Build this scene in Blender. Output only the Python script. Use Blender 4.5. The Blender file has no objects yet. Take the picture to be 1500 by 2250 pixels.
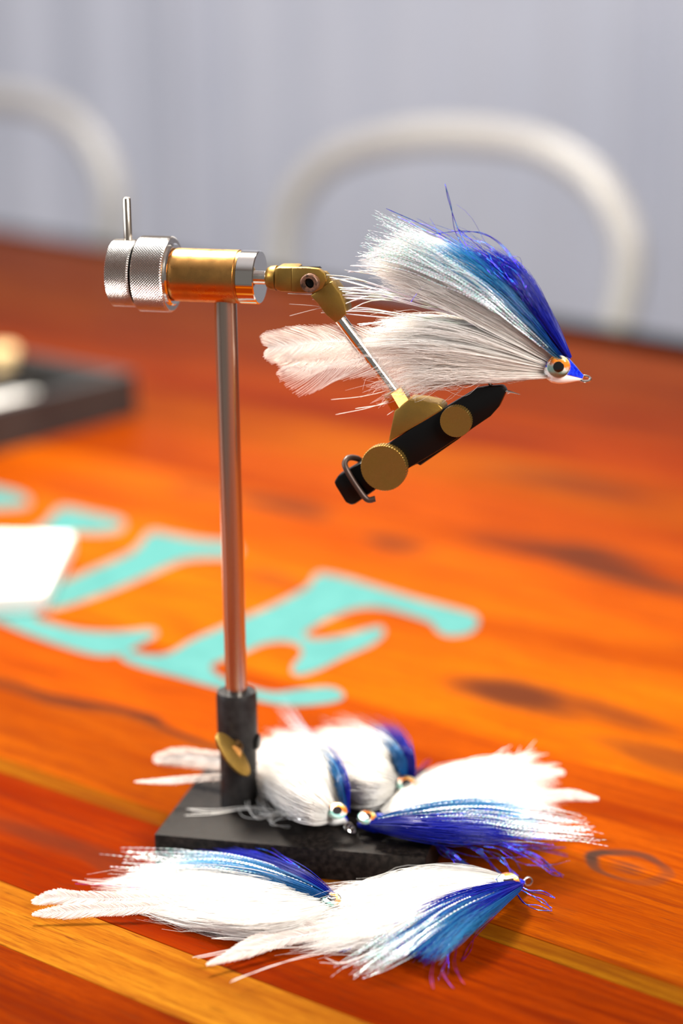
import bpy, bmesh, math, random
import numpy as np
from mathutils import Vector, Matrix
random.seed(7); rng = np.random.default_rng(11)
SC = bpy.context.scene; COL = SC.collection
TZ = 0.75                                    # height of the table top
# ------------------------------------------------------------------ camera
FPX, PITCH, ROLL, CAMH = 5000.0, math.radians(16), math.radians(-0.8), 0.41
cd = bpy.data.cameras.new('camera'); cam = bpy.data.objects.new('camera', cd); COL.objects.link(cam)
cd.sensor_fit = 'VERTICAL'; cd.sensor_height = 36.0; cd.lens = FPX / 2250 * 36.0
cd.clip_start = 0.01; cd.clip_end = 50
cam.location = (0, 0, TZ + CAMH)
cam.rotation_euler = (Matrix.Rotation(math.pi / 2 - PITCH, 3, 'X') @ Matrix.Rotation(ROLL, 3, 'Z')).to_euler()
cd.dof.use_dof = True; cd.dof.focus_distance = 0.913
cd.dof.aperture_fstop = (cd.lens / 1000) / 0.025
SC.camera = cam
# ------------------------------------------------------------------ world, lights, exposure
w = bpy.data.worlds.new('world'); SC.world = w; w.use_nodes = True
w.node_tree.nodes['Background'].inputs[0].default_value = (1.0, 0.93, 0.86, 1)
w.node_tree.nodes['Background'].inputs[1].default_value = 0.17
def area(name, loc, aim, sx, sy, power, col):
    l = bpy.data.lights.new(name, 'AREA'); l.shape = 'RECTANGLE'; l.size = sx; l.size_y = sy
    l.energy = power; l.color = col
    o = bpy.data.objects.new(name, l); COL.objects.link(o); o.location = loc
    o.rotation_euler = (Vector(aim) - Vector(loc)).to_track_quat('-Z', 'Y').to_euler()
    return o
area('table_lamp_light', (-0.24, 1.38, TZ + 0.92), (0.03, 1.0, TZ), 0.24, 0.24, 38.0, (1.0, 0.92, 0.80))
area('left_window_light', (-2.2, 0.9, TZ + 0.9), (0, 1.1, TZ), 1.2, 1.4, 60.0, (0.88, 0.94, 1.0))
area('front_fill_light', (0.85, -0.15, TZ + 1.0), (0.08, .92, TZ + .15), 0.6, 0.6, 52.0, (1.0, 0.97, 0.93))  # soft fill added at the front right to whiten the fly hair
area('ceiling_light', (0.6, 2.7, 2.55), (0.3, 3.3, 0.9), 1.6, 0.5, 53.0, (1.0, 0.97, 0.93))
SC.view_settings.view_transform = 'Standard'; SC.view_settings.look = 'None'
SC.view_settings.exposure = 0.0; SC.view_settings.gamma = 1.0; SC.view_settings.use_curve_mapping = False
try:
    SC.cycles.use_denoising = True
    SC.cycles.transparent_max_bounces = 12; SC.cycles.max_bounces = 12; SC.cycles.diffuse_bounces = 8; SC.cycles.transmission_bounces = 10
    SC.cycles.sample_clamp_indirect = 6.0; SC.cycles.caustics_reflective = False; SC.cycles.caustics_refractive = False
except Exception: pass
# ------------------------------------------------------------------ geometry of the place
def ray(u, v):
    x = (u - 750) / FPX; y = -(v - 1125) / FPX
    x, y = x * math.cos(ROLL) - y * math.sin(ROLL), x * math.sin(ROLL) + y * math.cos(ROLL)
    return np.array([x, y * math.sin(PITCH) + math.cos(PITCH), y * math.cos(PITCH) - math.sin(PITCH)])
CP = np.array([0, 0, TZ + CAMH])
def T(u, v, h=0.0):                          # point at height h over the table top
    r = ray(u, v); return CP + r * ((h - CAMH) / r[2])
STEM = T(526, 1766, 0.014)
YAW = math.radians(15)
DV = np.array([math.cos(YAW), -math.sin(YAW), 0]); NV = np.array([-math.sin(YAW), -math.cos(YAW), 0]); ZV = np.array([0, 0, 1.0])
def V(u, v, o=0.0):                          # point in the upright plane of the vise, o towards the camera
    r = ray(u, v); t = (o + (STEM - CP) @ NV) / (r @ NV); return CP + r * t
AN = math.radians(-39.5)
ED = np.array([math.cos(AN), math.sin(AN), 0]); EP = np.array([-math.sin(AN), math.cos(AN), 0])
def G(p, q, z=0.0): return ED * p + EP * q + np.array([0, 0, TZ + z])
def unit(a): a = np.asarray(a, float); return a / np.linalg.norm(a)
# ------------------------------------------------------------------ materials
def mat(name, col=(.8, .8, .8), rough=.5, metal=0.0, coat=0.0, **kw):
    m = bpy.data.materials.new(name); m.use_nodes = True; b = m.node_tree.nodes['Principled BSDF']
    b.inputs['Base Color'].default_value = (*col, 1); b.inputs['Roughness'].default_value = rough
    b.inputs['Metallic'].default_value = metal; b.inputs['Coat Weight'].default_value = coat
    for k, v in kw.items(): b.inputs[k.replace('_', ' ')].default_value = v
    return m
class N:
    def __init__(s, m): s.t = m.node_tree; s.b = s.t.nodes['Principled BSDF']
    def n(s, typ, **kw):
        x = s.t.nodes.new(typ)
        for k, v in kw.items(): setattr(x, k, v)
        return x
    def l(s, a, b): s.t.links.new(a, b)
    def val(s, inp, v):
        if hasattr(v, 'is_output'): s.l(v, inp)
        else: inp.default_value = v
    def math(s, op, a, b=0.0, c=0.0, clamp=False):
        x = s.n('ShaderNodeMath', operation=op, use_clamp=clamp); s.val(x.inputs[0], a); s.val(x.inputs[1], b)
        s.val(x.inputs[2], c); return x.outputs[0]
    def mix(s, f, a, b, blend='MIX'):
        x = s.n('ShaderNodeMix', data_type='RGBA', blend_type=blend); s.val(x.inputs[0], f); s.val(x.inputs[6], a); s.val(x.inputs[7], b)
        return x.outputs[2]
    def noise(s, vec, scale, detail=3, rough=.5, dist=0.0):
        x = s.n('ShaderNodeTexNoise'); s.l(vec, x.inputs['Vector']); x.inputs['Scale'].default_value = scale
        x.inputs['Detail'].default_value = detail; x.inputs['Roughness'].default_value = rough; x.inputs['Distortion'].default_value = dist
        return x.outputs['Fac']
    def mapr(s, v, a, b, c=0.0, d=1.0, smooth=False):
        x = s.n('ShaderNodeMapRange'); x.interpolation_type = 'SMOOTHSTEP' if smooth else 'LINEAR'
        s.val(x.inputs[0], v)
        for i, k in enumerate((a, b, c, d)): x.inputs[i + 1].default_value = k
        return x.outputs[0]
    def ramp(s, f, stops):
        x = s.n('ShaderNodeValToRGB'); s.l(f, x.inputs[0]); r = x.color_ramp
        while len(r.elements) < len(stops): r.elements.new(.5)
        for e, (p, c) in zip(r.elements, stops): e.position = p; e.color = (*c, 1)
        return x.outputs[0]
    def bump(s, h, strength, dist):
        x = s.n('ShaderNodeBump'); x.inputs['Strength'].default_value = strength; x.inputs['Distance'].default_value = dist
        s.l(h, x.inputs['Height']); s.l(x.outputs[0], s.b.inputs['Normal'])
def noisy(m, c1, c2, scale, lo=.35, hi=.65, r1=None, r2=None, bump=0.0, bd=.0002):
    k = N(m); g = k.n('ShaderNodeNewGeometry').outputs['Position']
    f = k.mapr(k.noise(g, scale, 5, .6), lo, hi)
    k.l(k.mix(f, (*c1, 1), (*c2, 1)), k.b.inputs['Base Color'])
    if r1 is not None: k.l(k.mapr(f, 0, 1, r1, r2), k.b.inputs['Roughness'])
    if bump: k.bump(k.noise(g, scale * 6, 3), bump, bd)
    return m
def wood_material():
    m = mat('varnished_acacia', rough=.3, coat=.0, Specular_IOR_Level=.0); k = N(m)
    pos = k.n('ShaderNodeNewGeometry').outputs['Position']; oi = k.n('ShaderNodeObjectInfo')
    mp = k.n('ShaderNodeMapping'); mp.vector_type = 'TEXTURE'; mp.inputs['Rotation'].default_value = (0, 0, AN); k.l(pos, mp.inputs[0])
    pq = mp.outputs[0]                       # x along the boards, y across them
    off = k.n('ShaderNodeVectorMath', operation='SCALE'); off.inputs[0].default_value = (3.1, .7, 5.3); k.l(oi.outputs['Random'], off.inputs['Scale'])
    ad = k.n('ShaderNodeVectorMath', operation='ADD'); k.l(pq, ad.inputs[0]); k.l(off.outputs[0], ad.inputs[1])
    def st(v, sx, sy):
        x = k.n('ShaderNodeVectorMath', operation='MULTIPLY'); k.l(v, x.inputs[0]); x.inputs[1].default_value = (sx, sy, 1); return x.outputs[0]
    broad = k.noise(st(ad.outputs[0], 2.2, 13), 1.0, 3, .55, .8)
    grain = k.noise(st(ad.outputs[0], 14, 260), 1.0, 4, .6, .4)
    fine = k.noise(st(ad.outputs[0], 130, 2600), 1.0, 3, .7)
    pores = k.mapr(k.noise(st(ad.outputs[0], 60, 1500), 1.0, 2, .6), .60, .70)
    tint = oi.outputs['Color']
    c = k.mix(k.mapr(broad, .30, .70), k.mix(1.0, tint, (.55, .36, .25, 1), 'MULTIPLY'), k.mix(1.0, tint, (1.35, 1.8, 1.4, 1), 'MULTIPLY'))
    c = k.mix(k.mapr(grain, .42, .66, 0, .70), c, k.mix(1.0, tint, (.42, .25, .2, 1), 'MULTIPLY'))
    c = k.mix(k.mapr(fine, .40, .68, 0, .60), c, k.mix(1.0, tint, (.55, .40, .35, 1), 'MULTIPLY'))
    c = k.mix(k.math('MULTIPLY', pores, .65), c, (.06, .012, .003, 1))
    # knots and dark heartwood figure that lie in the boards
    wob = k.n('ShaderNodeTexNoise'); k.l(st(pq, 9, 24), wob.inputs['Vector']); wob.inputs['Scale'].default_value = 1.0
    ws = k.n('ShaderNodeVectorMath', operation='SUBTRACT'); k.l(wob.outputs['Color'], ws.inputs[0]); ws.inputs[1].default_value = (.5, .5, .5)
    wm = k.n('ShaderNodeVectorMath', operation='MULTIPLY'); k.l(ws.outputs[0], wm.inputs[0]); wm.inputs[1].default_value = (.06, .035, 0)
    wp = k.n('ShaderNodeVectorMath', operation='ADD'); k.l(pq, wp.inputs[0]); k.l(wm.outputs[0], wp.inputs[1])
    tot = None
    for u, v, a, b, s in KNOTS:
        p = T(u, v); cx, cy = p @ ED, p @ EP
        sb = k.n('ShaderNodeVectorMath', operation='SUBTRACT'); k.l(wp.outputs[0], sb.inputs[0]); sb.inputs[1].default_value = (cx, cy, TZ)
        ml = k.n('ShaderNodeVectorMath', operation='MULTIPLY'); k.l(sb.outputs[0], ml.inputs[0]); ml.inputs[1].default_value = (1 / a, 1 / b, 0)
        ln = k.n('ShaderNodeVectorMath', operation='LENGTH'); k.l(ml.outputs[0], ln.inputs[0])
        f = k.mapr(ln.outputs['Value'], .30, 1.05, min(.96, s * 1.2), 0, True)
        tot = f if tot is None else k.math('MAXIMUM', tot, f)
    c = k.mix(tot, c, (.045, .012, .006, 1))
    # the ringed knot
    p = T(1362, 1911); sb = k.n('ShaderNodeVectorMath', operation='SUBTRACT'); k.l(wp.outputs[0], sb.inputs[0]); sb.inputs[1].default_value = (p @ ED, p @ EP + .004, TZ)
    ml = k.n('ShaderNodeVectorMath', operation='MULTIPLY'); k.l(sb.outputs[0], ml.inputs[0]); ml.inputs[1].default_value = (1 / .0155, 1 / .0125, 0)
    ln = k.n('ShaderNodeVectorMath', operation='LENGTH'); k.l(ml.outputs[0], ln.inputs[0])
    rr = k.math('ABSOLUTE', k.math('SUBTRACT', ln.outputs['Value'], .82))
    ring = k.math('MULTIPLY', k.mapr(rr, .08, .30, 1.0, 0, True), k.mapr(wob.outputs['Fac'], .38, .55, .25, .95)); ring2 = k.mapr(ln.outputs['Value'], .0, .5, .7, 0, True)
    c = k.mix(k.math('MAXIMUM', ring, k.math('MULTIPLY', ring2, k.mapr(grain, .3, .6))), c, (.03, .018, .014, 1))
    k.l(c, k.b.inputs['Base Color'])
    k.l(k.mapr(grain, .3, .7, .22, .36), k.b.inputs['Roughness'])
    k.bump(k.math('ADD', fine, k.math('MULTIPLY', pores, -1.0)), .12, .0002)
    # amber varnish: a glossy layer that grows towards grazing angles
    lw = k.n('ShaderNodeLayerWeight'); lw.inputs[0].default_value = .5
    gl = k.n('ShaderNodeBsdfGlossy'); gl.inputs['Color'].default_value = (1, .80, .66, 1); k.l(k.mapr(grain, .3, .7, .16, .30), gl.inputs['Roughness'])
    fac = k.math('MULTIPLY', k.math('POWER', lw.outputs['Facing'], 7.5), .34)
    mx = k.n('ShaderNodeMixShader'); k.l(fac, mx.inputs[0]); k.l(k.b.outputs[0], mx.inputs[1]); k.l(gl.outputs[0], mx.inputs[2])
    k.l(mx.outputs[0], k.t.nodes['Material Output'].inputs[0])
    return m
KNOTS = [(1150, 1530, .050, .020, .75), (1250, 1212, .075, .022, .85), (1410, 1272, .07, .018, .8), (1120, 1200, .05, .022, .45), (610, 1112, .055, .02, .7),
         (860, 1193, .035, .016, .6), (620, 1275, .03, .012, .4), (450, 1080, .04, .014, .45), (1330, 1570, .06, .015, .45), (1250, 1062, .09, .02, .5),
         (60, 1515, .10, .0045, .6), (250, 1565, .10, .0045, .8), (400, 1610, .08, .004, .7), (1480, 1290, .06, .02, .6), (1080, 950, .10, .02, .3),
         (100, 1850, .05, .012, .45), (230, 1900, .05, .009, .4), (1460, 1660, .05, .018, .4)]
def fiber(name, root, tip, transl=.45, rough=.35, pos=.5, spec=.5, glow_mix=None):
    m = bpy.data.materials.new(name); m.use_nodes = True; t = m.node_tree; k = N(m)
    at = k.n('ShaderNodeAttribute'); at.attribute_name = 'along'
    col = k.ramp(at.outputs['Fac'], [(0, root), (pos, tuple((a + b) / 2 for a, b in zip(root, tip))), (1, tip)])
    k.b.inputs['Roughness'].default_value = rough; k.b.inputs['Specular IOR Level'].default_value = spec
    k.l(col, k.b.inputs['Base Color'])
    tr = k.n('ShaderNodeBsdfTranslucent'); k.l(col, tr.inputs[0])
    mx = k.n('ShaderNodeMixShader'); mx.inputs[0].default_value = transl
    k.l(k.b.outputs[0], mx.inputs[1]); k.l(tr.outputs[0], mx.inputs[2])
    out = t.nodes['Material Output']; k.l(mx.outputs[0], out.inputs[0]); return m
def flash_mat(name, cols, rough=.18, metal=.5, scale=700):
    m = mat(name, rough=rough, metal=metal); k = N(m); g = k.n('ShaderNodeNewGeometry').outputs['Position']
    n = len(cols); k.l(k.ramp(k.mapr(k.noise(g, scale, 1), .3, .7), [(i / (n - 1), c) for i, c in enumerate(cols)]), k.b.inputs['Base Color'])
    return m
M = {}
M['wood'] = wood_material()
M['steel'] = mat('brushed_steel', (.60, .53, .46), .24, 1.0)
M['knurl'] = mat('knurled_steel', (.66, .63, .59), .22, 1.0)
M['chrome'] = mat('polished_steel', (.85, .83, .80), .10, 1.0)
M['brass'] = noisy(mat('aged_brass', metal=1.0, rough=.3), (.50, .25, .07), (.66, .35, .11), 120, r1=.38, r2=.22)
M['brass_dark'] = noisy(mat('tarnished_brass', metal=.9, rough=.4), (.24, .14, .028), (.36, .22, .055), 160, .38, .65, .5, .32, .15)
M['bronze'] = noisy(mat('oxidised_screw', metal=.6, rough=.5), (.22, .10, .06), (.05, .03, .02), 500, r1=.6, r2=.4, bump=.3)
M['black'] = mat('black_jaw_finish', (.002, .002, .002), .32, Specular_IOR_Level=.22)
M['blackpaint'] = noisy(mat('black_stem_socket', rough=.45, Specular_IOR_Level=.25), (.008, .007, .007), (.016, .014, .013), 300, r1=.38, r2=.5)
M['plate'] = noisy(mat('blackened_base', rough=.5, metal=.0, Specular_IOR_Level=.10), (.005, .004, .0035), (.020, .0145, .012), 420, .42, .72, .34, .55, .5, .0004)
M['spring'] = mat('brown_spring_wire', (.05, .028, .02), .45, .5)
M['hook'] = mat('hook_wire', (.75, .70, .66), .16, 1.0)
M['white'] = fiber('white_hair', (.975, .955, .92), (.985, .965, .945), .52)
M['belly'] = fiber('cream_belly_hair', (.975, .92, .87), (.985, .94, .90), .52)
M['feather'] = fiber('pale_feather', (.97, .93, .90), (.97, .89, .84), .5)
M['blue'] = fiber('royal_blue_hair', (.002, .007, .24), (.006, .016, .50), .3, .25)
M['azure'] = fiber('azure_hair', (.0, .06, .30), (.08, .50, .84), .4, .22, .55)
M['sky'] = fiber('pale_blue_hair', (.0, .20, .42), (.80, .93, 1.0), .4, .2, .35)
M['beads'] = flash_mat('crimped_pearl_flash', [(.4, .9, .9), (.85, .95, 1.0), (.95, .8, .95), (.5, 1.0, .85), (1, 1, 1)])
M['pearl'] = flash_mat('flat_pearl_flash', [(1, 1, 1), (.95, .85, .95), (.9, 1.0, .85), (1, 1, 1)], .22, .35, 120)
M['blueflash'] = flash_mat('blue_flash', [(.0, .02, .5), (.02, .05, .9), (.15, .02, .75), (.02, .35, .9), (.01, .02, .6)], .15, .8, 500)
M['redflash'] = flash_mat('violet_flash', [(.20, .0, .05), (.26, .0, .10), (.10, .0, .28)], .3, .5, 500)
M['epoxy'] = mat('clear_head_resin', (.93, .90, .86), .06, 0, .6)
M['headblue'] = noisy(mat('blue_thread_head', rough=.15, coat=1.0), (.0, .005, .30), (.01, .04, .8), 900)
M['pupil'] = mat('black_pupil', (.002, .002, .002), .08, 0, 1)
M['lens'] = mat('clear_eye_dome'); _k = N(M['lens']); _t = _k.n('ShaderNodeBsdfTransparent'); _g = _k.n('ShaderNodeBsdfGlossy'); _g.inputs['Roughness'].default_value = .05
_f = _k.n('ShaderNodeFresnel'); _f.inputs[0].default_value = 1.4; _x = _k.n('ShaderNodeMixShader'); _k.l(_f.outputs[0], _x.inputs[0]); _k.l(_t.outputs[0], _x.inputs[1]); _k.l(_g.outputs[0], _x.inputs[2])
_k.l(_x.outputs[0], _k.t.nodes['Material Output'].inputs[0])
def iris():
    m = mat('holographic_iris', rough=.25, metal=.25); k = N(m); g = k.n('ShaderNodeNewGeometry').outputs['Position']
    sp = k.n('ShaderNodeSeparateXYZ'); tc = k.n('ShaderNodeTexCoord'); k.l(tc.outputs['UV'], sp.inputs[0])
    f = k.math('ADD', k.mapr(sp.outputs['Y'], 0, 1, 0, 1), k.mapr(k.noise(g, 900, 2), 0, 1, -.2, .2))
    k.l(k.ramp(f, [(.0, (.75, .95, .85)), (.3, (.35, .85, .75)), (.48, (.95, .9, .8)), (.6, (1.0, .25, .02)), (.8, (1.0, .32, .03)), (.9, (1, .8, .3)), (1, (.9, .95, 1))]), k.b.inputs['Base Color'])
    return m
M['iris'] = iris()
# ------------------------------------------------------------------ object helpers
def tag(o, label=None, cat=None, group=None, kind=None, category=None):
    cat = cat or category
    for k_, v_ in (('label', label), ('category', cat), ('group', group), ('kind', kind)):
        if v_: o[k_] = v_
    return o
def root(name, loc, label, cat, group=None):
    o = bpy.data.objects.new(name, None); COL.objects.link(o); o.location = loc; o.empty_display_size = .02
    return tag(o, label, cat, group)
def rootloc(o):
    p = np.zeros(3)
    while o is not None: p += np.array(o.location); o = o.parent
    return p
def obj(name, vs, fs, m, parent=None, smooth=True, **kw):
    vs = np.asarray(vs, float)
    if parent is not None: vs = vs - rootloc(parent); loc = None
    else:
        loc = vs.min(0) * [.5, .5, 1] + vs.max(0) * [.5, .5, 0]; vs = vs - loc
    me = bpy.data.meshes.new(name); me.from_pydata(vs.tolist(), [], [list(map(int, f)) for f in fs]); me.materials.append(m)
    bm = bmesh.new(); bm.from_mesh(me); bmesh.ops.recalc_face_normals(bm, faces=bm.faces); bm.to_mesh(me); bm.free()
    if smooth:
        me.polygons.foreach_set('use_smooth', [True] * len(me.polygons))
        try: me.set_sharp_from_angle(angle=math.radians(38))
        except Exception: pass
    o = bpy.data.objects.new(name, me); COL.objects.link(o)
    if parent is not None: o.parent = parent
    else: o.location = loc
    return tag(o, **kw)
class MB:
    def __init__(s): s.v = []; s.f = []
    def add(s, vs, fs):
        n = len(s.v); s.v += [tuple(x) for x in vs]; s.f += [[i + n for i in f] for f in fs]; return s
    def obj(s, name, m, parent=None, smooth=True, **kw): return obj(name, s.v, s.f, m, parent, smooth, **kw)
def frame(d):
    d = unit(d); a = np.array([0, 0, 1.0]) if abs(d[2]) < .9 else np.array([1.0, 0, 0])
    x = unit(np.cross(a, d)); return x, np.cross(d, x), d
def lathe(o, d, prof, n=48, caps=True, up=None, a0=0, a1=2 * math.pi):
    x, y, d = frame(d)
    if up is not None: y = unit(np.asarray(up) - (np.asarray(up) @ d) * d); x = np.cross(y, d)
    full = abs(a1 - a0 - 2 * math.pi) < 1e-6; k = n if full else n + 1
    vs = []; fs = []
    for s, r in prof:
        for i in range(k):
            a = a0 + (a1 - a0) * i / n; vs.append(np.asarray(o) + d * s + (x * math.cos(a) + y * math.sin(a)) * r)
    for j in range(len(prof) - 1):
        for i in range(n):
            i2 = (i + 1) % k; fs.append([j * k + i, j * k + i2, (j + 1) * k + i2, (j + 1) * k + i])
    if caps and full: fs.append(list(range(k))[::-1]); fs.append([(len(prof) - 1) * k + i for i in range(k)])
    return vs, fs
def crom(P, n, closed=False):
    P = np.asarray(P, float); m = len(P)
    if closed: Q = np.vstack([P[-1], P, P[0], P[1]]); seg = m
    else: Q = np.vstack([2 * P[0] - P[1], P, 2 * P[-1] - P[-2]]); seg = m - 1
    ts = np.linspace(0, seg, n, endpoint=not closed); i = np.minimum(ts.astype(int), seg - 1); t = (ts - i)[:, None]
    a, b, c, d = Q[i], Q[i + 1], Q[i + 2], Q[i + 3]
    return .5 * (2 * b + (c - a) * t + (2 * a - 5 * b + 4 * c - d) * t ** 2 + (3 * b - a - 3 * c + d) * t ** 3)
def tube(pts, r, n=12, closed=False):
    P = np.asarray(pts, float); k = len(P); R = np.broadcast_to(np.asarray(r, float), (k,))
    tg = np.gradient(P, axis=0) if not closed else np.roll(P, -1, 0) - np.roll(P, 1, 0)
    x, y, _ = frame(tg[0]); vs = []; fs = []
    for j in range(k):
        t = unit(tg[j]); x = unit(x - (x @ t) * t); y = np.cross(t, x)
        for i in range(n):
            a = 2 * math.pi * i / n; vs.append(P[j] + (x * math.cos(a) + y * math.sin(a)) * R[j])
    for j in range(k if closed else k - 1):
        j2 = (j + 1) % k
        for i in range(n): fs.append([j * n + i, j * n + (i + 1) % n, j2 * n + (i + 1) % n, j2 * n + i])
    if not closed: fs.append(list(range(n))[::-1]); fs.append([(k - 1) * n + i for i in range(n)])
    return vs, fs
def prism(front, ext, bev=0.0):
    """outline points extruded by the vector ext, edges bevelled"""
    bm = bmesh.new(); f = bm.faces.new([bm.verts.new(p) for p in front])
    r = bmesh.ops.extrude_face_region(bm, geom=[f])
    bmesh.ops.translate(bm, verts=[g for g in r['geom'] if isinstance(g, bmesh.types.BMVert)], vec=Vector(ext))
    bmesh.ops.recalc_face_normals(bm, faces=bm.faces)
    if bev:
        es = [e for e in bm.edges if len(e.link_faces) == 2 and e.calc_face_angle(0) > .5]
        bmesh.ops.bevel(bm, geom=es, offset=bev, segments=2, profile=.5, affect='EDGES', clamp_overlap=True)
    bm.verts.index_update(); vs = [tuple(v.co) for v in bm.verts]; fs = [[v.index for v in g.verts] for g in bm.faces]; bm.free()
    return vs, fs
def vprism(px, o0, o1, bev=.0004):
    return prism([V(u, v, o0) for u, v in px], NV * (o1 - o0), bev)
def box(c, ax, ay, az, bev=0.0):
    c = np.asarray(c); ax, ay, az = map(np.asarray, (ax, ay, az))
    return prism([c - ax - ay - az, c + ax - ay - az, c + ax + ay - az, c - ax + ay - az], az * 2, bev)
# ---- hair: every strand a thin three sided tapering tube
def strands(name, S, R, m, parent, along=None, kind='stuff', **kw):
    S = np.asarray(S); Nn, K, _ = S.shape
    S = S - rootloc(parent); tg = np.gradient(S, axis=1); tg /= np.linalg.norm(tg, axis=2, keepdims=True) + 1e-12
    ref = rng.normal(size=(Nn, 1, 3)); x = np.cross(tg, ref); x /= np.linalg.norm(x, axis=2, keepdims=True) + 1e-12; y = np.cross(tg, x)
    R = np.broadcast_to(R, (Nn, K))[..., None]
    vs = np.stack([S + R * (x * math.cos(a) + y * math.sin(a)) for a in (0, 2.094, 4.189)], 2)   # N K 3 3
    b = (np.arange(Nn)[:, None, None] * K + np.arange(K - 1)[None, :, None]) * 3; i = np.arange(3); j = (i + 1) % 3
    F = np.stack([b + i, b + j, b + 3 + j, b + 3 + i], -1).reshape(-1, 4)
    me = bpy.data.meshes.new(name); nv = Nn * K * 3
    me.vertices.add(nv); me.vertices.foreach_set('co', vs.reshape(-1))
    me.loops.add(F.size); me.loops.foreach_set('vertex_index', F.reshape(-1).astype(np.int32))
    me.polygons.add(len(F)); me.polygons.foreach_set('loop_start', np.arange(0, F.size, 4, dtype=np.int32))
    try: me.polygons.foreach_set('loop_total', np.full(len(F), 4, dtype=np.int32))
    except Exception: pass
    me.polygons.foreach_set('use_smooth', np.ones(len(F), dtype=bool))
    me.update(calc_edges=True); me.validate()
    if along is None: along = np.broadcast_to(np.linspace(0, 1, K), (Nn, K))
    a = me.attributes.new('along', 'FLOAT', 'POINT'); a.data.foreach_set('value', np.repeat(along.reshape(-1), 3).astype(np.float32))
    me.materials.append(m); o = bpy.data.objects.new(name, me); COL.objects.link(o); o.parent = parent
    return tag(o, kind=kind, **kw)
def bundle(guides, n, K=10, thick=.003, nrm=NV, lmin=.5, lmax=1.0, r=.00009, curl=.0012, freq=1.4, lo=0, hi=1, start=0.0, bead=0, power=1.0, floor=None, splay=.0, lpow=1.5):
    G_ = np.stack([crom(g, 40) for g in guides])                       # g 40 3
    a = lo + (hi - lo) * rng.random(n) ** power; gi = a * (len(guides) - 1); i0 = np.minimum(gi.astype(int), len(guides) - 2); f = (gi - i0)[:, None, None]
    C = G_[i0] * (1 - f) + G_[i0 + 1] * f                              # n 40 3
    L = lmin + (lmax - lmin) * rng.random(n) ** lpow; t0 = start * rng.random(n)
    t = t0[:, None] + (L - t0)[:, None] * np.linspace(0, 1, K)[None]
    x = t * 39; i = np.clip(x.astype(int), 0, 38); fr = (x - i)[..., None]; I = np.arange(n)[:, None]
    P = C[I, i] * (1 - fr) + C[I, i + 1] * fr   # past the last guide point the strand runs on straight
    prof = np.clip(np.sin(np.clip(t * .93 + .03, 0, 1) * math.pi), .01, 1) ** .7 + .08
    P = P + (rng.normal(size=(n, 1, 1)) * .5 * thick) * prof[..., None] * np.asarray(nrm)
    size = np.linalg.norm(G_[0, -1] - G_[0, 0])
    for c in range(2):
        dirs = rng.normal(size=(n, 1, 3)); ph = rng.random((n, 1)) * 6.28; fq = freq * (1 + c * 1.3) * (.6 + .8 * rng.random((n, 1)))
        P = P + dirs * (curl / (1 + c) * t ** 1.3 * (np.sin(fq * t * 6.28 + ph) - np.sin(ph)))[..., None]
    if splay: P = P + rng.normal(size=(n, 1, 3)) * splay * (t ** 2)[..., None]
    if floor is not None: P[..., 2] = np.maximum(P[..., 2], floor + r * 1.5)
    u = np.linspace(0, 1, K)[None]
    R = r * (1 - .75 * u ** 3) * (.75 + .5 * rng.random((n, 1)))
    if bead: R = R * (1 + .75 * np.cos(np.arange(K) * math.pi)[None])
    return P, R, t
def hair(name, guides, n, m, parent, **kw):
    P, R, t = bundle(guides, n, **kw); return strands(name, P, R, m, parent, t)
def lines(name, curves, r, m, parent, K=14, floor=None, bead=False, copies=1, jit=0.0):
    out = []
    for c in curves:
        for _ in range(copies): out.append(crom(np.asarray(c) + rng.normal(size=(len(c), 3)) * jit * np.linspace(0, 1, len(c))[:, None], K))
    P = np.stack(out)
    if floor is not None: P[..., 2] = np.maximum(P[..., 2], floor + r)
    R = r * np.ones((len(P), K)); R[:, -1] *= .5
    if bead: R = R * (1 + .7 * np.cos(np.arange(K) * math.pi)[None])
    return strands(name, P, R, m, parent)
def feather(parent, rach, up, nrm, w_up, w_dn, n=170, m='feather', curlz=.0006, floor=None, name='tail_feather', fr=.0001):
    C = crom(rach, 60); tg = np.gradient(C, axis=0); tg /= np.linalg.norm(tg, axis=1)[:, None]
    L = []; K = 7
    for side, W in ((1, w_up), (-1, w_dn)):
        for i in range(n):
            t = .02 + .97 * (i + rng.random()) / n; j = min(int(t * 59), 58); p = C[j] + (C[j + 1] - C[j]) * (t * 59 - j); d = tg[j]
            s = unit(np.cross(nrm, d)); s = s * (1 if s @ up > 0 else -1) * side
            ww = W * (min(1, (1 - t) * 3.0) ** .6) * (.55 + .45 * min(1, t * 3)) * (.88 + .2 * rng.random())
            u = np.linspace(0, 1, K)[:, None]
            L.append(p + s * ww * (u ** .85) * .95 + d * ww * 1.7 * (u ** 1.25) + np.asarray(nrm) * (rng.normal() * curlz * u))
    P = np.stack(L)
    if floor is not None: P[..., 2] = np.maximum(P[..., 2], floor + .0001)
    o = strands(name, P, fr * (1 - .6 * np.linspace(0, 1, K)[None]), M[m], parent, kind=None)
    v, f = tube(C, np.linspace(.00028, .00007, 60), 6)
    obj('quill', v, f, M[m], o); return o
def add_uv(o, c, up, side, r):
    me = o.data; uv = me.uv_layers.new(name='UVMap'); off = rootloc(o)
    for lp in me.loops:
        p = np.array(me.vertices[lp.vertex_index].co) + off - c; uv.data[lp.index].uv = (.5 + p @ side / (2 * r), .5 + p @ up / (2 * r))
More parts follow.
